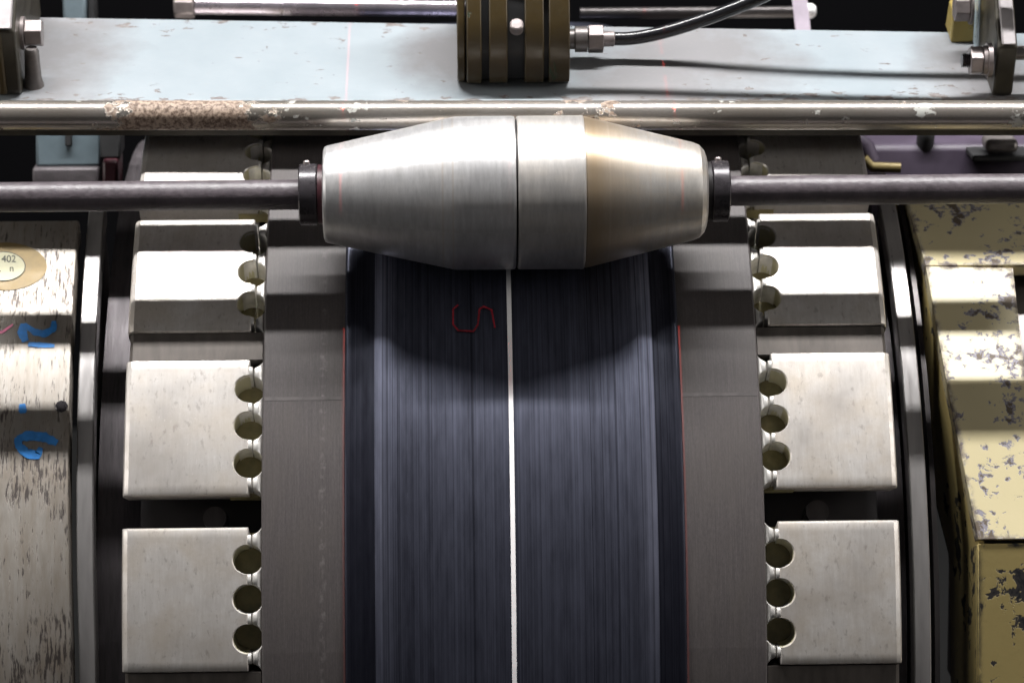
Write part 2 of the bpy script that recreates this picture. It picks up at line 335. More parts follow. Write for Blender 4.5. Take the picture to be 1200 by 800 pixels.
def lathe(prof, cc, uu, n=96):
    """profile [(x, r)] turned about an x-parallel axis through (cc,uu); closed at ends with r=0"""
    V, F = [], []
    for x, r in prof:
        for i in range(n):
            a = 2*math.pi*i/n; V.append((x, cc+r*math.cos(a), uu+r*math.sin(a)))
    for k in range(len(prof)-1):
        for i in range(n):
            j = (i+1) % n; F.append((k*n+i, k*n+j, (k+1)*n+j, (k+1)*n+i))
    F.append(tuple(range(n))); F.append(tuple((len(prof)-1)*n+i for i in range(n)))
    return V, F
def sweep(prof, p0, p1, n, closed=True, xoff=None):
    """profile [(x, r)] loop swept about the drum axis from phi p0 to p1 degrees"""
    V, F = [], []; m = len(prof)
    for k in range(n+1):
        a = math.radians(p0+(p1-p0)*k/n); dx = xoff(math.degrees(a)) if xoff else 0
        for x, r in prof: V.append((x+dx, r*math.cos(a), r*math.sin(a)))
    full = abs(abs(p1-p0)-360) < 1e-6
    for k in range(n):
        for i in range(m if closed else m-1):
            j = (i+1) % m; F.append((k*m+i, k*m+j, (k+1)*m+j, (k+1)*m+i))
    if closed and not full:
        F.append(tuple(range(m))); F.append(tuple(n*m+i for i in range(m)))
    return V, F
def prism(poly, x0, x1):
    """(c,u) polygon pulled along x"""
    n = len(poly); V = [(x0, c, u) for c, u in poly]+[(x1, c, u) for c, u in poly]
    F = [tuple(range(n)), tuple(range(n, 2*n))]+[(i, (i+1) % n, n+(i+1) % n, n+i) for i in range(n)]
    return V, F
def wbox(x0, x1, c, u, dy0, dy1, dz0, dz1):
    """level/plumb box: dy away, dz up from the (c,u) anchor"""
    return prism([Yd(c, u, dy0, dz0), Yd(c, u, dy1, dz0), Yd(c, u, dy1, dz1), Yd(c, u, dy0, dz1)], x0, x1)
def tube(pts, r, n=16):
    P = [Vector(p) for p in pts]; V, F = [], []; rr = r if isinstance(r, (list, tuple)) else [r]*len(P)
    for k, p in enumerate(P):
        t = (P[min(k+1, len(P)-1)]-P[max(k-1, 0)]).normalized(); a = t.orthogonal().normalized() if k == 0 else (A - t*A.dot(t)).normalized(); A = a; b = t.cross(a)
        for i in range(n):
            g = 2*math.pi*i/n; V.append(tuple(p+(a*math.cos(g)+b*math.sin(g))*rr[k]))
    for k in range(len(P)-1):
        for i in range(n):
            j = (i+1) % n; F.append((k*n+i, k*n+j, (k+1)*n+j, (k+1)*n+i))
    F.append(tuple(range(n))); F.append(tuple((len(P)-1)*n+i for i in range(n)))
    return V, F
def hexnut(x0, x1, c, u, r, rot=0.0, n=6):
    return prism([(c+r*math.cos(rot+2*math.pi*i/n), u+r*math.sin(rot+2*math.pi*i/n)) for i in range(n)], x0, x1)

# ------------------------------------------------------------------ setting
fl = mk('floor', [(-5, -4, 0), (5, -4, 0), (5, 4, 0), (-5, 4, 0)], [(0, 1, 2, 3)], M['concrete'], world=True, origin=(0, 0, 0), smooth=False); fl['kind'] = 'structure'
wl = mk('wall', [(-5, 1.6, 0), (5, 1.6, 0), (5, 1.6, 4), (-5, 1.6, 4), (-5, 1.66, 0), (5, 1.66, 0), (5, 1.66, 4), (-5, 1.66, 4)],
        [(0, 1, 2, 3), (4, 5, 6, 7), (0, 1, 5, 4), (1, 2, 6, 5), (2, 3, 7, 6), (3, 0, 4, 7)], M['wall'], world=True, origin=(0, 0, 0), smooth=False); wl['kind'] = 'structure'

# ------------------------------------------------------------------ building drum
R = 795.0
drum = thing('building_drum', 'large steel tyre building drum with bright notched segments under the roller', 'drum', (0, 0, 0))
yref = 702
XLo, XLi = hitr(142, yref, R).x, hitr(302, yref, R).x
XRi, XRo = hitr(902.5, yref, R).x, hitr(1057, yref, R).x
TL, TR = hitr(403.5, yref, R+6).x, hitr(805, yref, R+6).x
V, F = sweep([(XLo+12, 700), (XLo+12, 60), (XRo-12, 60), (XRo-12, 700)], 0, 360, 96); mk('core', V, F, M['core'], drum)
V, F = sweep([(XLo-46, 655), (XLo-46, 80), (XLo+11, 80), (XLo+11, 655)], 0, 360, 96); mk('end_plate', V, F, M['endplate'], drum, bevel=0)
V, F = sweep([(XRo+30, 640), (XRo+30, 80), (XRo-11, 80), (XRo-11, 640)], 0, 360, 96); mk('end_plate', V, F, M['endplate'], drum)
HALF = R*math.radians(12.2)/2
NR = 17.6; NS = (-46.5, 0.0, 46.5)
def seg_mesh(xo, xe, name):
    """one notched segment lying at phi 0; xo outer end, xe notched inner end"""
    sg = 1 if xe > xo else -1
    ss = [-HALF, -HALF+1.2, -HALF+4]
    for s0 in NS: ss += [s0 - NR*math.cos(math.pi*i/14) for i in range(15)]
    ss += [-72, -70, -24, -23, 23, 24, 70, 72, HALF-4, HALF-1.2, HALF]
    ss = sorted(set(round(v, 3) for v in ss))
    V, F, fm = [], [], []
    def xin(s):
        d = 0.0
        for s0 in NS:
            if abs(s-s0) < NR: d = max(d, math.sqrt(NR*NR-(s-s0)**2))
        return xe - sg*d
    for s in ss:
        e = HALF-abs(s); dr = 3.5 if e < 0.1 else (1.0 if e < 1.5 else 0.0)
        a = s/R
        cols = [(xo, R-70), (xo, R-7-dr), (xo+sg*2, R-2.5-dr), (xo+sg*7, R-dr), (xo+sg*60, R-dr), (xe-sg*40, R-dr), (xin(s)-sg*1.5, R-dr), (xin(s), R-1.5-dr), (xin(s), R-70)]
        for x, r in cols:
            b_ = a*0.9 if r < R-60 else a
            V.append((x, r*math.cos(b_), r*math.sin(b_)))
    m = 9
    for k in range(len(ss)-1):
        sm = (ss[k]+ss[k+1])/2; inn = any(abs(sm-s0) < NR for s0 in NS)
        for i in range(m-1):
            F.append((k*m+i, k*m+i+1, (k+1)*m+i+1, (k+1)*m+i)); fm.append(1 if (i == m-2 and inn) else 0)
    F.append(tuple(range(m))); fm.append(0); q = (len(ss)-1)*m; F.append(tuple(q+i for i in range(m))); fm.append(0)
    o = mk(name, V, F, None, drum, origin=(0, 0, 0), mats=[M['segment'], M['notch']], fmat=fm, ang=22)
    return o
def tooth_mesh(xa, xb, top, xc):
    """low land between two round notches whose centres lie at xc; its sides follow the holes"""
    V, F = [], []; n = 8
    for q in range(n+1):
        x = xa+(xb-xa)*q/n; h = min(22.6, 23.25-math.sqrt(max(0.0, NR*NR-(x-xc)**2))+0.4); d = 1.4 if q in (0, n) else 0.0; e = min(2.0, h*.3)
        for c_, s_ in ((top-40, -h), (top-3-d, -h), (top-1-d, -h+e*.5), (top-d, -h+e), (top-d, h-e), (top-1-d, h-e*.5), (top-3-d, h), (top-40, h)): V.append((x, c_, s_))
    m = 8
    for k in range(n):
        for i in range(m-1): F.append((k*m+i, k*m+i+1, k*m+m+i+1, k*m+m+i))
    F += [tuple(range(m)), tuple(n*m+i for i in range(m))]
    return V, F
PH0 = -1.6+6.1
def rotx(o, deg): o.rotation_euler = (-math.radians(deg), 0, 0)
protoL = seg_mesh(XLo, XLi-11.5, 'drum_segment'); protoR = seg_mesh(XRo, XRi+11.5, 'drum_segment')
def pad(xa, xb, parent):
    V, F = sweep([(xa, R-50), (xa, R-36), (xb, R-36), (xb, R-50)], -5.9, 5.9, 12); return mk('grease_pad', V, F, M['grease_pad'], parent, origin=(0, 0, 0))
padL = pad(XLi-36, XLi+3.5, protoL); padR = pad(XRi+36, XRi-3.5, protoR)
tL = [mk('tooth', *tooth_mesh(XLi-23.5, XLi-8.2, R-0.8, XLi-11.5), M['knob'], protoL, origin=(0, 0, 0), ang=50), mk('tooth', *tooth_mesh(XLi-6.8, XLi+4, R-5.5, XLi-11.5), M['knob'], protoL, origin=(0, 0, 0), ang=50)]
tR = [mk('tooth', *tooth_mesh(XRi+23.5, XRi+8.2, R-0.8, XRi+11.5), M['knob'], protoR, origin=(0, 0, 0), ang=50), mk('tooth', *tooth_mesh(XRi+6.8, XRi-4, R-5.5, XRi+11.5), M['knob'], protoR, origin=(0, 0, 0), ang=50)]
def filler(xo, xe, name):
    w = math.degrees(0)+1.32
    sg = 1 if xe > xo else -1
    V, F = sweep([(xo+sg*3, R-70), (xo+sg*3, R-9), (xo+sg*7, R-5), (xe, R-5), (xe, R-70)], -w, w, 4)
    return mk(name, V, F, M['filler'], drum, origin=(0, 0, 0))
fL = filler(XLo, XLi+3, 'filler_bar'); fR = filler(XRo, XRi-3, 'filler_bar')
def pin(xo, name):
    V, F = tube([(xo, R-110, 0), (xo, R-55, 0)], 14, 20); return mk(name, V, F, M['ringdark'], drum, origin=(0, 0, 0))
pL = pin(hitr(247, 600, R).x, 'guide_pin'); pR = pin(hitr(965, 600, R).x, 'guide_pin')
teeth_s = (-69.75, -23.25, 23.25, 69.75)
for side, (pr, tt, fi, pn) in enumerate(((protoL, tL, fL, pL), (protoR, tR, fR, pR))):
    first = [True, True, True]
    for k in range(-4, 8):
        ph = PH0+15*k
        o = pr if first[0] else pr.copy()
        if not first[0]: link(o, drum)
        for q, s in enumerate(teeth_s):
            for t0 in tt:
                t = t0 if (first[0] and q == 0) else t0.copy()
                if not (first[0] and q == 0): link(t, o)
                rotx(t, math.degrees(s/R))
        if not first[0]: link((padL, padR)[side].copy(), o)
        first[0] = False; rotx(o, ph + random.uniform(-.12, .12))
        g, idx = (pn, 2) if k % 2 == 0 else (fi, 1)
        b = g if first[idx] else g.copy()
        if not first[idx]: link(b, drum)
        first[idx] = False; rotx(b, ph+7.5)
# grey fabric sleeves
for xa, xb in ((XLi+4.5, TL+10), (XRi-4.5, TR-10)):
    sg = 1 if xb > xa else -1
    V, F = sweep([(xa, R-70), (xa, R+2), (xa+sg*2, R+4), (xb, R+4), (xb, R-70)], 0, 360, 240)
    fs = mk('fabric_sleeve', V, F, M['fabric'], drum, origin=(0, 0, 0))
    ps = phi_of(hitr(350, 467, R+4))
    V, F = sweep([(xa+sg*2.5, R+2), (xa+sg*2.5, R+4.18), (xb-sg*11, R+4.18), (xb-sg*11, R+2)], ps-0.16, ps+0.16, 3)
    mk('splice_seam', V, F, M['splice'], fs, origin=(0, 0, 0))

# ------------------------------------------------------------------ rubber wound on the drum
band = thing('rubber_tread_band', 'shiny black rubber tread band with a white centre line wound on the drum', 'rubber band', (0, 0, 0))
Rb = R+22
XA, XB = hitr(447, yref, Rb).x, hitr(766, yref, Rb).x
def arcs(prof, nm, m, p0=-180, p1=180, n=360, parent=band, closed=False):
    V, F = sweep(prof, p0, p1, n, closed); return mk(nm, V, F, m, parent, origin=(0, 0, 0), ang=60)
xm = 0.5*(TL+TR)
prof = [(XA-8, R+2), (XA-7.5, Rb-9.8), (XA-4, Rb-8.6), (XA, Rb-7.2), (XA+8, Rb-4.4), (XA+20, Rb-2.0), (XA+36, Rb-0.4)]
for i in range(1, 16):
    t = i/16; prof.append((XA+36+(XB-XA-72)*t, Rb-0.4+1.4*math.sin(math.pi*t)))
prof += [(XB-36, Rb-0.4), (XB-20, Rb-2.0), (XB-8, Rb-4.4), (XB, Rb-7.2), (XB+4, Rb-8.6), (XB+7.5, Rb-9.8), (XB+8, R+2)]
arcs(prof, 'tread', M['tread'])
for xe, xi in ((TL, XA-3), (TR, XB+3)):
    sg = 1 if xi > xe else -1
    arcs([(xe, R+1), (xe+sg*0.5, R+6), (xe+sg*2, R+7.6), (xe+sg*5, R+8.2), (xe+sg*10, R+8.0), (xe+sg*20, R+8.2), (xi-sg*14, R+9.2), (xi-sg*5, R+10.4), (xi+sg*1, R+11.4), (xi+sg*3, R+6)], 'sidewall', M['sidewall'])
cx = hitr(602, 702, Rb).x
arcs([(cx-2.7, Rb-3), (cx-2.7, Rb+1.9), (cx+2.7, Rb+1.9), (cx+2.7, Rb-3)], 'centre_line', M['white_line'])
# red digit reflected in the glossy rubber, painted on as thin ribbons
def ribbon(pts, w, r, name, mat, parent, taper=False):
    P = [hitr(a, b, r) for a, b in pts]; Q = []
    for i in range(len(P)-1):
        for k in range(6): Q.append(P[i].lerp(P[i+1], k/6))
    Q.append(P[-1]); V, F = [], []
    for k, p in enumerate(Q):
        t = (Q[min(k+1, len(Q)-1)]-Q[max(k-1, 0)]).normalized(); nrm = Vector((0, p.y, p.z)).normalized(); b = t.cross(nrm)
        ww = w*(0.55+0.45*math.sin(math.pi*min(1, max(0, (k+1)/(len(Q)+1))))) if taper else w
        ww *= random.uniform(.85, 1.15)
        for s in (-.5, .5):
            q = p+b*ww*s; h = math.hypot(q.y, q.z); V.append((q.x, q.y*r/h, q.z*r/h))
    for k in range(len(Q)-1): F.append((2*k, 2*k+1, 2*k+3, 2*k+2))
    return mk(name, V, F, mat, parent)
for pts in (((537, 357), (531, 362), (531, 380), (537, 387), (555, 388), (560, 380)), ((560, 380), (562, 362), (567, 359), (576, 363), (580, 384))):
    ribbon(pts, 2.3, Rb+2.6, 'red_digit_glint', M['red_glint'], band)

# ------------------------------------------------------------------ pressing roller
RC = (724.8, 538.6)
roll = thing('pressing_roller', 'double cone steel pressing roller on a black rod above the drum', 'roller', (0, *RC))
def rx(px): return hitc(px, 226, RC[0]).x
k = 1/0.9796
def cone(prof, name, mat, n=128):
    V, F = lathe([(rx(a), r*k) for a, r in prof], *RC, n); return mk(name, V, F, mat, roll, origin=(0, *RC), ang=9)
cone([(379.6, 20), (379.6, 52), (381, 55.5), (384, 57), (460, 73.6), (526, 88), (530, 89), (535, 89.6), (560, 89.8), (600, 89.8), (602.6, 89.2), (603.3, 88), (603.3, 20)], 'roller_half', M['rollerL'])
cone([(605.6, 20), (605.6, 88), (606.3, 89.2), (609, 89.8), (676, 89.8), (678.5, 89.9), (681, 90.1), (683, 89.6), (683.4, 88.6), (683.4, 20)], 'roller_collar_band', M['rollerM'])
cone([(683.6, 20), (683.6, 88.2), (685, 88.5), (690, 87.6), (700, 85.2), (812, 57.4), (819, 54.5), (824.5, 48.5), (827, 42), (827, 20)], 'roller_half', M['rollerR'])['label'] = 'browned right cone of the roller'
V, F = lathe([(rx(602.5), 86*k), (rx(606.5), 86*k)], *RC, 96); mk('groove', V, F, M['core'], roll, origin=(0, *RC))
V, F = lathe([(-760, 17.6*k), (760, 17.6*k)], *RC, 48); mk('rod', V, F, M['rod'], roll, origin=(0, *RC))
for a, b, wa, wb in ((351, 372.5, 373, 379), (833, 853.5, 827.6, 832.5)):
    V, F = lathe([(rx(a), 34*k), (rx(a)+1.5, 36*k), (rx(b)-1.5, 36*k), (rx(b), 34*k)], *RC, 64); co = mk('collar', V, F, M['collar'], roll, origin=(0, *RC))
    V, F = lathe([(rx(wa), 35*k), (rx(wb), 35*k)], *RC, 64); mk('washer', V, F, M['washer'] if a < 500 else M['core'], roll, origin=(0, *RC))
    mx = (rx(a)+rx(b))/2 - 2
    V, F = tube([(mx, RC[0]+6, RC[1]+34*k), (mx, RC[0]+6.5, RC[1]+38*k), (mx, RC[0]+6.5, RC[1]+39.5*k)], [4.2, 4.2, 3], 12); mk('set_screw', V, F, M['bolt'], co)

# ------------------------------------------------------------------ pipe
a, b = hitc(-80, 135.5, 662), hitc(1280, 135.0, 662)
V, F = tube([tuple(a+(b-a)*i/24) for i in range(25)], 18.0, 48)
pipe = mk('rusty_pipe', V, F, M['pipe'], None, origin=tuple((a+b)/2)); tag(pipe, 'long cream painted pipe with a peeling rust patch crossing behind the roller', 'pipe')

# ------------------------------------------------------------------ beam
BE = (580.0, 660.0)
def bz(px, py): return hitz(px, py, *BE)
p = [bz(-90, 118), bz(1290, 118), bz(1290, 40.5), bz(-90, 18)]
beam = thing('machine_beam', 'pale blue painted beam with chipped edges running behind the pipe', 'beam', tuple(bz(600, 80)))
zz = lambda v, d: (v.x, v.y - d*sp, v.z - d*cp)
V = [zz(v, 0) for v in p]+[zz(v, 14) for v in p]
mk('beam_plate', V, [(0, 1, 2, 3), (4, 5, 6, 7), (0, 1, 5, 4), (1, 2, 6, 5), (2, 3, 7, 6), (3, 0, 4, 7)], M['blue'], beam, bevel=1.5)
V = [zz(p[0]+Vector((0, -1, 0)), 14.5), zz(p[1]+Vector((0, -1, 0)), 14.5), zz(p[1]+Vector((0, -1, 0)), 50), zz(p[0]+Vector((0, -1, 0)), 50)]
V += [(a_, *Yd(b_, c_, 205, 0)) for a_, b_, c_ in V]
mk('beam_shade_block', V, [(0, 1, 2, 3), (4, 5, 6, 7), (0, 1, 5, 4), (1, 2, 6, 5), (2, 3, 7, 6), (3, 0, 4, 7)], M['grease'], beam)  # dark block added under the plate to keep stray light off the drum
# ------------------------------------------------------------------ guard rings
def ringx(nm, px0, px1, yy, r, lab, m, tilt=0, extra=None):
    x0, x1 = hitr(px0, yy, r).x, hitr(px1, yy, r).x
    if x0 > x1: x0, x1 = x1, x0
    pmax = phi_of(hitr(px0, 238, r))
    t = thing(nm, lab, 'ring', (x0, 0, 0), 'polished rings at the drum ends')
    xo = (lambda ph: -tilt*max(0, ph)/50) if tilt else None
    V, F = sweep([(x0, r-28), (x0, r-2), (x0+1.5, r), (x1-1.5, r), (x1, r-2), (x1, r-28)], -60, pmax, 150, True, xo)
    mk('rim', V, F, m, t)
    V, F = sweep([(x0+4, 90), (x0+4, r-27), (x1-4, r-27), (x1-4, 90)], -60, pmax, 120, True, xo)
    mk('web', V, F, M['ringdark'], t)
    return t, x0, x1
ringx('guard_ring', 92, 112, 700, 700, 'polished steel ring between the pitted guard and the drum', M['ring'], 14)
t, x0, x1 = ringx('guard_ring', 1069, 1089, 640, 700, 'polished steel ring between the drum and the yellow housing', M['ring'])
V, F = sweep([(x1+6, 640), (x1+6, 692), (x1+12, 692), (x1+12, 640)], -60, 52, 120); mk('outer_flange', V, F, M['ringdark'], t)

# ------------------------------------------------------------------ left pitted guard
RS = 708.0
guard = thing('pitted_guard_shell', 'curved pitted steel guard with blue marks and gold label beside the drum', 'guard', (hitr(40, 500, RS).x, 0, 0))
xg = hitr(84, 780, RS).x; phT = phi_of(hitr(60, 259, RS))
xoff = lambda ph: -16*max(0, ph)/50
V, F = sweep([(xg-340, RS-30), (xg-340, RS), (xg-3, RS), (xg-1, RS-1), (xg, RS-3), (xg, RS-30)], -60, phT, 160, True, xoff)
sh = mk('shell', V, F, M['shell'], guard, origin=(guard_x := base_of(guard).x/S, 0, 0), ang=30)

# ------------------------------------------------------------------ yellow housing
hs = thing('yellow_housing', 'chipped cream yellow machine housing beside the right ring', 'housing', (hitr(1170, 600, 700).x, 0, 0))
def rr(px, py, r): return hitr(px, py, r)
edges = [(1052, 205, 700), (1085, 311, 716), (1109, 446, 722), (1146, 632, 722), (1147, 900, 690)]
L = [rr(*e) for e in edges]
def plate_strip(nm, rows, mat, th=22, bevel=1.5):
    """rows: list of (left, right) points down the facet; thickened towards the drum axis"""
    V = []
    for a, b in rows:
        V += [tuple(a), tuple(b)]
        for v in (b, a):
            h = math.hypot(v.y, v.z); V.append((v.x, v.y*(h-th)/h, v.z*(h-th)/h))
    F = []
    for i in range(len(rows)-1):
        p, q = i*4, i*4+4
        for t in range(4): F.append((p+t, p+(t+1) % 4, q+(t+1) % 4, q+t))
    e = (len(rows)-1)*4; F += [(0, 1, 2, 3), (e, e+1, e+2, e+3)]
    return mk(nm, V, F, mat, hs, bevel=bevel, ang=20)
def far(v): return Vector((L[0].x+330, v.y, v.z))
L1b = L[1]+Vector((0, 0, 0)); 
plate_strip('top_facet', [(L[0], far(L[0])), (L[1], far(L[1]))], M['yellow'])
nA, nB = rr(1187, 313, 716), rr(1201, 440, 722)
dlt = Vector((0, 0.6, -0.9))
plate_strip('upper_facet', [(L[1]+dlt, nA+dlt), (L[2], Vector((nB.x, L[2].y, L[2].z))), (L[2]+Vector((0.4, .5, -2)), Vector((L[0].x+330, L[2].y+.5, L[2].z-2))), (L[3], far(L[3]))], M['yellow'])
d3 = Vector((0, -2, -5))
plate_strip('front_facet', [(L[3]+d3, far(L[3]+d3)), (L[4]+d3, far(L[4]+d3))], M['front'])
# side wall (seen as the ochre strip) and inner body
V, F = [], []
for v in L: V += [(v.x+1.5, v.y*0.99, v.z*0.99), (v.x+1.5, v.y*0.70, v.z*0.70), (v.x+9, v.y*0.99, v.z*0.99), (v.x+9, v.y*0.70, v.z*0.70)]
for i in range(len(L)-1):
    a = i*4; b = a+4
    F += [(a, a+1, b+1, b), (a+2, b+2, b+3, a+3), (a+1, a+3, b+3, b+1), (a, b, b+2, a+2)]
mk('side_plate', V, F, M['front'], hs)
q = [(v.y*0.93, v.z*0.93) for v in L]+[(v.y*0.5, v.z*0.5) for v in reversed(L)]
V, F = prism(q, L[0].x+70, L[0].x+320); mk('inner_body', V, F, M['bracket'], hs)

# ------------------------------------------------------------------ marks on the pitted guard
for pts, w in ((((63, 376), (63, 385), (52, 391), (41, 389), (28, 380)), 10), (((27, 379), (26, 390), (30, 400)), 11), (((33, 403), (48, 404), (64, 405)), 8), (((26, 473), (27, 484)), 10),
               (((20, 514), (34, 510), (52, 512), (67, 519)), 13), (((20, 512), (22, 522), (31, 531), (44, 533), (48, 524)), 11)):
    ribbon(pts, w, RS+0.7, 'blue_marker_stroke', M['blueink'], sh, True)
ribbon([(-8, 392), (4, 388), (15, 380)], 4, RS+0.7, 'pink_marker_stroke', M['pinkink'], sh, True)
def oval(px, py, rx_, ry_, r, name, mat, parent):
    V, F = [tuple(hitr(px, py, r))], []
    n = 48
    for q in (0.33, 0.66, 1.0):
        for i in range(n):
            a = 2*math.pi*i/n; V.append(tuple(hitr(px+rx_*q*math.cos(a), py+ry_*q*math.sin(a), r)))
    for i in range(n):
        j = (i+1) % n; F.append((0, 1+i, 1+j))
        for k in (0, 1): F.append((1+k*n+i, 1+k*n+j, 1+(k+1)*n+j, 1+(k+1)*n+i))
    return mk(name, V, F, mat, parent)
lab = tag(oval(5, 312, 50, 28, RS+0.8, 'oval_label', M['gold'], None), 'gold oval label with black print stuck on the pitted steel guard', 'label')
oval(3, 312, 27, 17.5, RS+1.4, 'label_ring', M['ink'], lab); oval(3, 312, 26, 16.7, RS+1.9, 'label_middle', M['goldpale'], lab)
def print_text(body, px, py, h, r, parent):
    cu = bpy.data.curves.new('print', 'FONT'); cu.body = body; cu.size = h; cu.align_x = 'CENTER'
    o = bpy.data.objects.new('print', cu); C.objects.link(o); dg = bpy.context.evaluated_depsgraph_get(); me = bpy.data.meshes.new_from_object(o.evaluated_get(dg))
    V = [tuple(hitr(px+v.co.x, py-v.co.y, r)) for v in me.vertices]; F = [tuple(p.vertices) for p in me.polygons]
    bpy.data.objects.remove(o); mk('printed_text', V, F, M['ink'], parent, smooth=False)
print_text('22 402', 3, 307, 11.5, RS+2.4, lab); print_text('L   n', 6, 318, 11.5, RS+2.4, lab)
v = hitr(72, 476, RS)
V, F = tube([(v.x, v.y*0.93, v.z*0.93), (v.x, v.y*1.0005, v.z*1.0005), (v.x, v.y*1.0015, v.z*1.0015)], [8, 8, 7], 8); mk('hole_shade_disc', V, F, M['collar'], guard)  # dark disc in place of a hole, its colour gives the shade inside

# ------------------------------------------------------------------ on the beam
def lift(px, py, h):             # point seen at (px,py) standing h above the beam top
    return hitz(px, py, BE[0]+h*sp, BE[1]+h*cp)
# grooved casting in the middle
b0 = bz(603, 109)
cast = thing('grooved_casting', 'grimy olive brown ribbed casting standing on the middle of the beam', 'casting', tuple(b0))
def cprof(o=0.0):
    pr = [(26+o, 0), (6+o, 12), (0+o, 30), (4+o, 60), (20+o, 95), (52+o, 140), (100+o, 190), (150+o, 230), (190, 230), (190, 0)]
    return [Yd(b0.y, b0.z, a, b) for a, b in pr]
def bxx(px): return bz(px, 92).x
V, F = prism(cprof(9), bxx(546), bxx(662)); mk('casting_body', V, F, M['black'], cast)
for a, b, m in ((536, 545, 'olive'), (547, 564, 'olive'), (573, 594, 'olive'), (614, 636, 'olive'), (642, 666, 'olive')):
    V, F = prism(cprof(0 if a > 540 else 5), bxx(a), bxx(b)); mk('casting_rib', V, F, M[m], cast, bevel=1.5)
v = lift(605.5, 28, 92); d = Vector((0, math.cos(math.radians(25)), math.sin(math.radians(25))))
V, F = tube([tuple(v-d*14), tuple(v-d*1.5), tuple(v)], [8.5, 8.5, 6.5], 20); mk('screw', V, F, M['bolt'], cast)
# hose with fitting
f0 = lift(690, 46, 30)
hose = thing('air_hose', 'glossy black air hose with hex fitting curving up from the casting', 'hose', tuple(f0))
pp = [lift(*q) for q in ((712, 45.5, 29), (735, 45.5, 29), (760, 42, 33.5), (790, 34.5, 42), (820, 25, 54), (850, 14, 68), (890, -2, 87), (940, -25, 114), (1040, -52, 145), (1180, -80, 176), (1360, -95, 192))]
sm = []
for i in range(len(pp)-1):
    p_, q_, r_, t_ = pp[max(i-1, 0)], pp[i], pp[i+1], pp[min(i+2, len(pp)-1)]
    for k_ in range(8):
        t = k_/8; sm.append(tuple(0.5*((2*q_)+(r_-p_)*t+(2*p_-5*q_+4*r_-t_)*t*t+(3*q_-p_-3*r_+t_)*t**3)))
V, F = tube(sm, 8.6, 24); mk('hose_tube', V, F, M['hose'], hose)
def fx(px): return lift(px, 46, 30).x
V, F = lathe([(fx(666), 13), (fx(673), 13), (fx(674), 16.5), (fx(688), 16.5)], f0.y, f0.z, 24); mk('adaptor', V, F, M['bracket'], hose)
V, F = hexnut(fx(689), fx(707), f0.y, f0.z, 18.5, math.radians(70)); mk('hex_nut', V, F, M['bolt'], hose, bevel=1.2, smooth=False)
V, F = lathe([(fx(706), 9.5), (fx(706), 10), (fx(719), 10), (fx(720), 9)], f0.y, f0.z, 24); mk('ferrule', V, F, M['bolt'], hose)
h2 = thing('air_hose', 'second black hose running higher across the beam above the fitted hose', 'hose', tuple(lift(640, -20, 125)))
pp = [lift(*q) for q in ((600, -16, 122), (640, -20, 128), (720, -27, 137), (820, -26, 139), (920, -24, 140), (1050, -22, 141), (1300, -18, 142))]
V, F = tube([tuple(v) for v in pp], 9.0, 20); mk('hose_tube', V, F, M['hose'], h2)
# left lug with bolt
def lug(name, label, px0, px1, pb, h1, lean, mat):
    a = bz((px0+px1)/2, pb); t = thing(name, label, 'bracket', tuple(a))
    pr = [(6, 0), (0, 7), (0, h1), (lean, h1+110), (lean+50, h1+110), (lean+50, 0)]
    V, F = prism([Yd(a.y, a.z, *q) for q in pr], bz(px0, pb).x, bz(px1, pb).x); mk('lug_plate', V, F, mat, t, bevel=3)
    V, F = prism([Yd(a.y, a.z, *q) for q in ((1, h1+3), (lean*.9, h1+102), (lean*.9-6, h1+106), (-6, h1+6))], bz(px0, pb).x+4, bz(px1, pb).x-3); mk('lit_lug_face', V, F, M['cap'], t, bevel=2)  # paler plate over the leaning face, its lit look is in the colour
    return t, a
t, a = lug('bolted_lug', 'dark grimy cast lug with a hex bolt at the left end of the beam', -40, 25, 114, 92, 170, M['grease'])
V, F = prism([Yd(a.y, a.z, *q) for q in ((-4, 4), (-4, 90), (60, 90), (60, 4))], bz(1, 110).x, bz(10, 110).x); mk('lug_web', V, F, M['olive'], t, bevel=3)
hb = lift(40, 39, 62)
V, F = lathe([(lift(25, 39, 62).x, 21), (lift(29.5, 39, 62).x, 21)], hb.y, hb.z, 32); mk('washer', V, F, M['bolt'], t)
V, F = hexnut(lift(30, 39, 62).x, lift(50, 39, 62).x, hb.y, hb.z, 18, math.radians(60)); mk('bolt_head', V, F, M['bolt'], t, bevel=1.5, smooth=False)
w0 = bz(40, 104)
V, F = tube([(w0.x-1, *Yd(w0.y, w0.z, 8, 0)), (w0.x-1, *Yd(w0.y, w0.z, 8, 12)), (w0.x, *Yd(w0.y, w0.z, 10, 48)), (w0.x, *Yd(w0.y, w0.z, 10, 52))], [13, 10.5, 9, 7], 24); mk('stud', V, F, M['bracket'], t)
# right lug with nut
t, a = lug('bolted_lug', 'pale topped leaning bracket with a hex nut at the right end of the beam', 1163, 1186, 115, 72, 150, M['grease'])
hb = lift(1150, 71, 48); lx = lambda px: lift(px, 71, 48).x
V, F = lathe([(lx(1156), 22), (lx(1161), 22)], hb.y, hb.z, 32); mk('washer', V, F, M['bolt'], t)
V, F = lathe([(lx(1151), 18.5), (lx(1155.5), 18.5)], hb.y, hb.z, 32); mk('washer', V, F, M['bolt'], t)
V, F = hexnut(lx(1136), lx(1150.5), hb.y, hb.z, 19, math.radians(62)); mk('hex_nut', V, F, M['bolt'], t, bevel=1.5, smooth=False)
pr = []
for i in range(9): pr += [(lx(1127)+i*1.2, 7.0 if i % 2 else 9.0)]
V, F = lathe(pr, hb.y, hb.z, 20); mk('threaded_end', V, F, M['collar'], t)
V, F = lathe([(lx(1190), 9), (lx(1260), 9)], *Yd(hb.y, hb.z, 8, 6), 20); mk('tie_rod', V, F, M['bracket'], t)
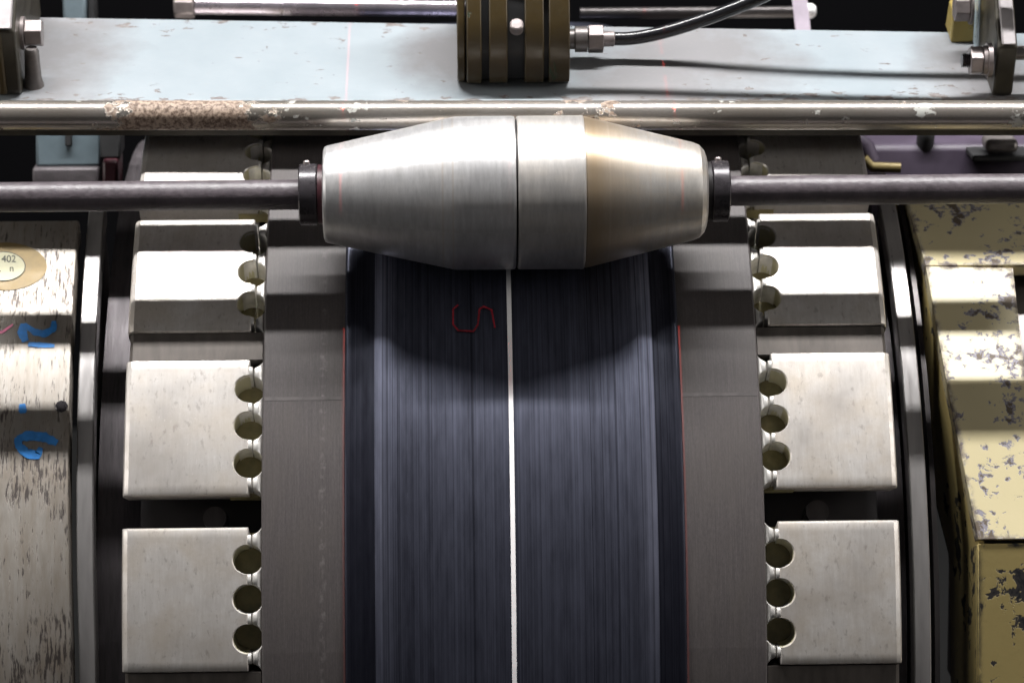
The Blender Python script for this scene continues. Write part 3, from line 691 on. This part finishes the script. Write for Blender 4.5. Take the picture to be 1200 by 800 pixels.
# blue gusset with a second bolt
g0 = bz(1148, 60)
t = thing('blue_gusset', 'small blue gusset plate with a bolt beside the right bracket', 'gusset', tuple(g0))
V, F = prism([Yd(g0.y, g0.z, *q) for q in ((-14, 0), (10, 60), (40, 150), (80, 150), (80, 0))], bz(1143, 60).x, bz(1152, 60).x); mk('gusset_plate', V, F, M['bluep'], t, bevel=1.5)
V, F = prism([Yd(g0.y, g0.z, *q) for q in ((22, 0), (30, 44), (60, 44), (70, 0))], bz(1112, 45).x, bz(1140, 45).x); mk('angle_block', V, F, M['ochre'], t, bevel=3)
u0 = lift(1128, 10, 60)
V, F = hexnut(u0.x-11, u0.x+8, u0.y, u0.z, 17, 0.5); mk('hex_nut', V, F, M['bolt'], t, bevel=1.5, smooth=False)
V, F = lathe([(u0.x+8.5, 21), (u0.x+12, 21)], u0.y, u0.z, 28); mk('washer', V, F, M['bracket'], t)

# ------------------------------------------------------------------ behind the beam
def shaft(name, label, pts, c, r, mat):
    a, b = hitc(*pts[0], c), hitc(*pts[1], c); t = thing(name, label, 'shaft', tuple(a)); V, F = tube([tuple(a), tuple(b)], r, 32); mk('shaft_bar', V, F, mat, t); return t
t = shaft('steel_shaft', 'blurred polished shaft behind the left half of the beam', ((229, 7), (545, 10)), 120, 12, M['shaft'])
v = hitc(216, 8, 120); V, F = hexnut(v.x-14, v.x+14, v.y, v.z, 17, 0.3); mk('shaft_nut', V, F, M['bolt'], t, bevel=2)
t = shaft('steel_shaft', 'blurred dark shaft with a pale knob behind the right half of the beam', ((680, 16), (940, 14)), 150, 8, M['ringdark'])
v = hitc(949, 13, 150); V, F = lathe([(v.x-9, 4), (v.x-8, 8), (v.x-3, 10.5), (v.x+3, 10.5), (v.x+8, 7), (v.x+9, 3)], v.y, v.z, 24); mk('knob', V, F, M['white'], t)
A, B = hitc(926, -20, 190), hitc(940, 55, 190)
V = [(A.x, A.y, A.z), (A.x+21, A.y, A.z), (B.x+15, B.y, B.z), (B.x-6, B.y, B.z), (A.x, A.y-5, A.z), (A.x+21, A.y-5, A.z), (B.x+15, B.y-5, B.z), (B.x-6, B.y-5, B.z)]
BX = [(0, 1, 2, 3), (4, 5, 6, 7), (0, 1, 5, 4), (1, 2, 6, 5), (2, 3, 7, 6), (3, 0, 4, 7)]
tag(mk('hanging_strap', V, BX, M['lilac'], None, bevel=1), 'pale lilac strap hanging behind the beam in front of the dark shaft', 'strap')
def cbox(px0, py0, px1, py1, c, depth):
    a, b = hitc(px0, py1, c), hitc(px1, py0, c); return prism([(c, a.z), (c, b.z), (c-depth, b.z+depth*.3), (c-depth, a.z+depth*.3)], a.x, b.x)
def bgthing(name, label, cat, px0, py0, px1, py1, c, depth, mat, bevel=4):
    V, F = cbox(px0, py0, px1, py1, c, depth); a = hitc((px0+px1)/2, py1, c)
    t = thing(name, label, cat, tuple(a)); mk('case', V, F, mat, t, bevel=bevel); return t
t = bgthing('valve_box', 'blurred grey blue box glimpsed above the beam at upper left', 'box', 74, -12, 100, 40, 60, 60, M['greyblue'])
V, F = cbox(104, -12, 110, 40, 50, 40); mk('bracket', V, F, M['black'], t)
t = bgthing('motor_box', 'blurred grey blue box seen between the pipe and rod at left', 'box', 42, 130, 118, 196, 300, 120, M['greyblue'])
V, F = cbox(38, 197, 116, 225, 310, 130); mk('box_base', V, F, M['endplate'], t, bevel=3)
V, F = cbox(76, 150, 84, 172, 306, 10); mk('box_handle', V, F, M['black'], t, bevel=2)
t = bgthing('brown_post', 'short dark brown post beside the blurred box at left', 'post', 120, 188, 138, 225, 330, 60, M['washer'])
V, F = cbox(117, 150, 141, 186, 320, 50); mk('post_cap', V, F, M['black'], t, bevel=3)
# purple carriage at right
t = bgthing('purple_carriage', 'blurred dusky purple machine carriage behind the rod at right', 'carriage', 1014, 168, 1330, 250, 300, 200, M['purple'], 8)
a = hitc(1030, 190, 320); V, F = tube([tuple(hitc(1012, 186, 330)), tuple(hitc(1022, 196, 330)), tuple(hitc(1055, 197, 330))], 7, 16); mk('brass_edge', V, F, M['brass'], t)
v = hitc(1085, 160, 300); V, F = tube([(v.x, *Yd(v.y, v.z, 0, -40)), (v.x, *Yd(v.y, v.z, 0, 2)), (v.x, *Yd(v.y, v.z, 0, 8))], [12, 12, 9], 20); mk('black_knob', V, F, M['black'], t)
V, F = tube([tuple(hitc(1000, 158, 320)), tuple(hitc(1015, 172, 320)), tuple(hitc(1022, 190, 320))], [8, 12, 10], 16); mk('corner_pad', V, F, M['purple'], t)
t = bgthing('grey_clamp', 'blurred grey clamp resting on the purple carriage at far right', 'clamp', 1156, 164, 1194, 180, 360, 40, M['bracket'], 6)
V, F = cbox(1140, 182, 1230, 190, 350, 60); mk('clamp_foot', V, F, M['black'], t, bevel=2)
# navy inner guard and yellow strip beside the right ring
t = bgthing('navy_guard', 'dark navy guard sheet tucked behind the right end of the drum', 'guard sheet', 1021, 215, 1046, 300, 420, 60, M['purple'], 2)
V, F = cbox(1047, 220, 1058, 322, 425, 30); mk('yellow_edge', V, F, M['ochre'], t, bevel=2)
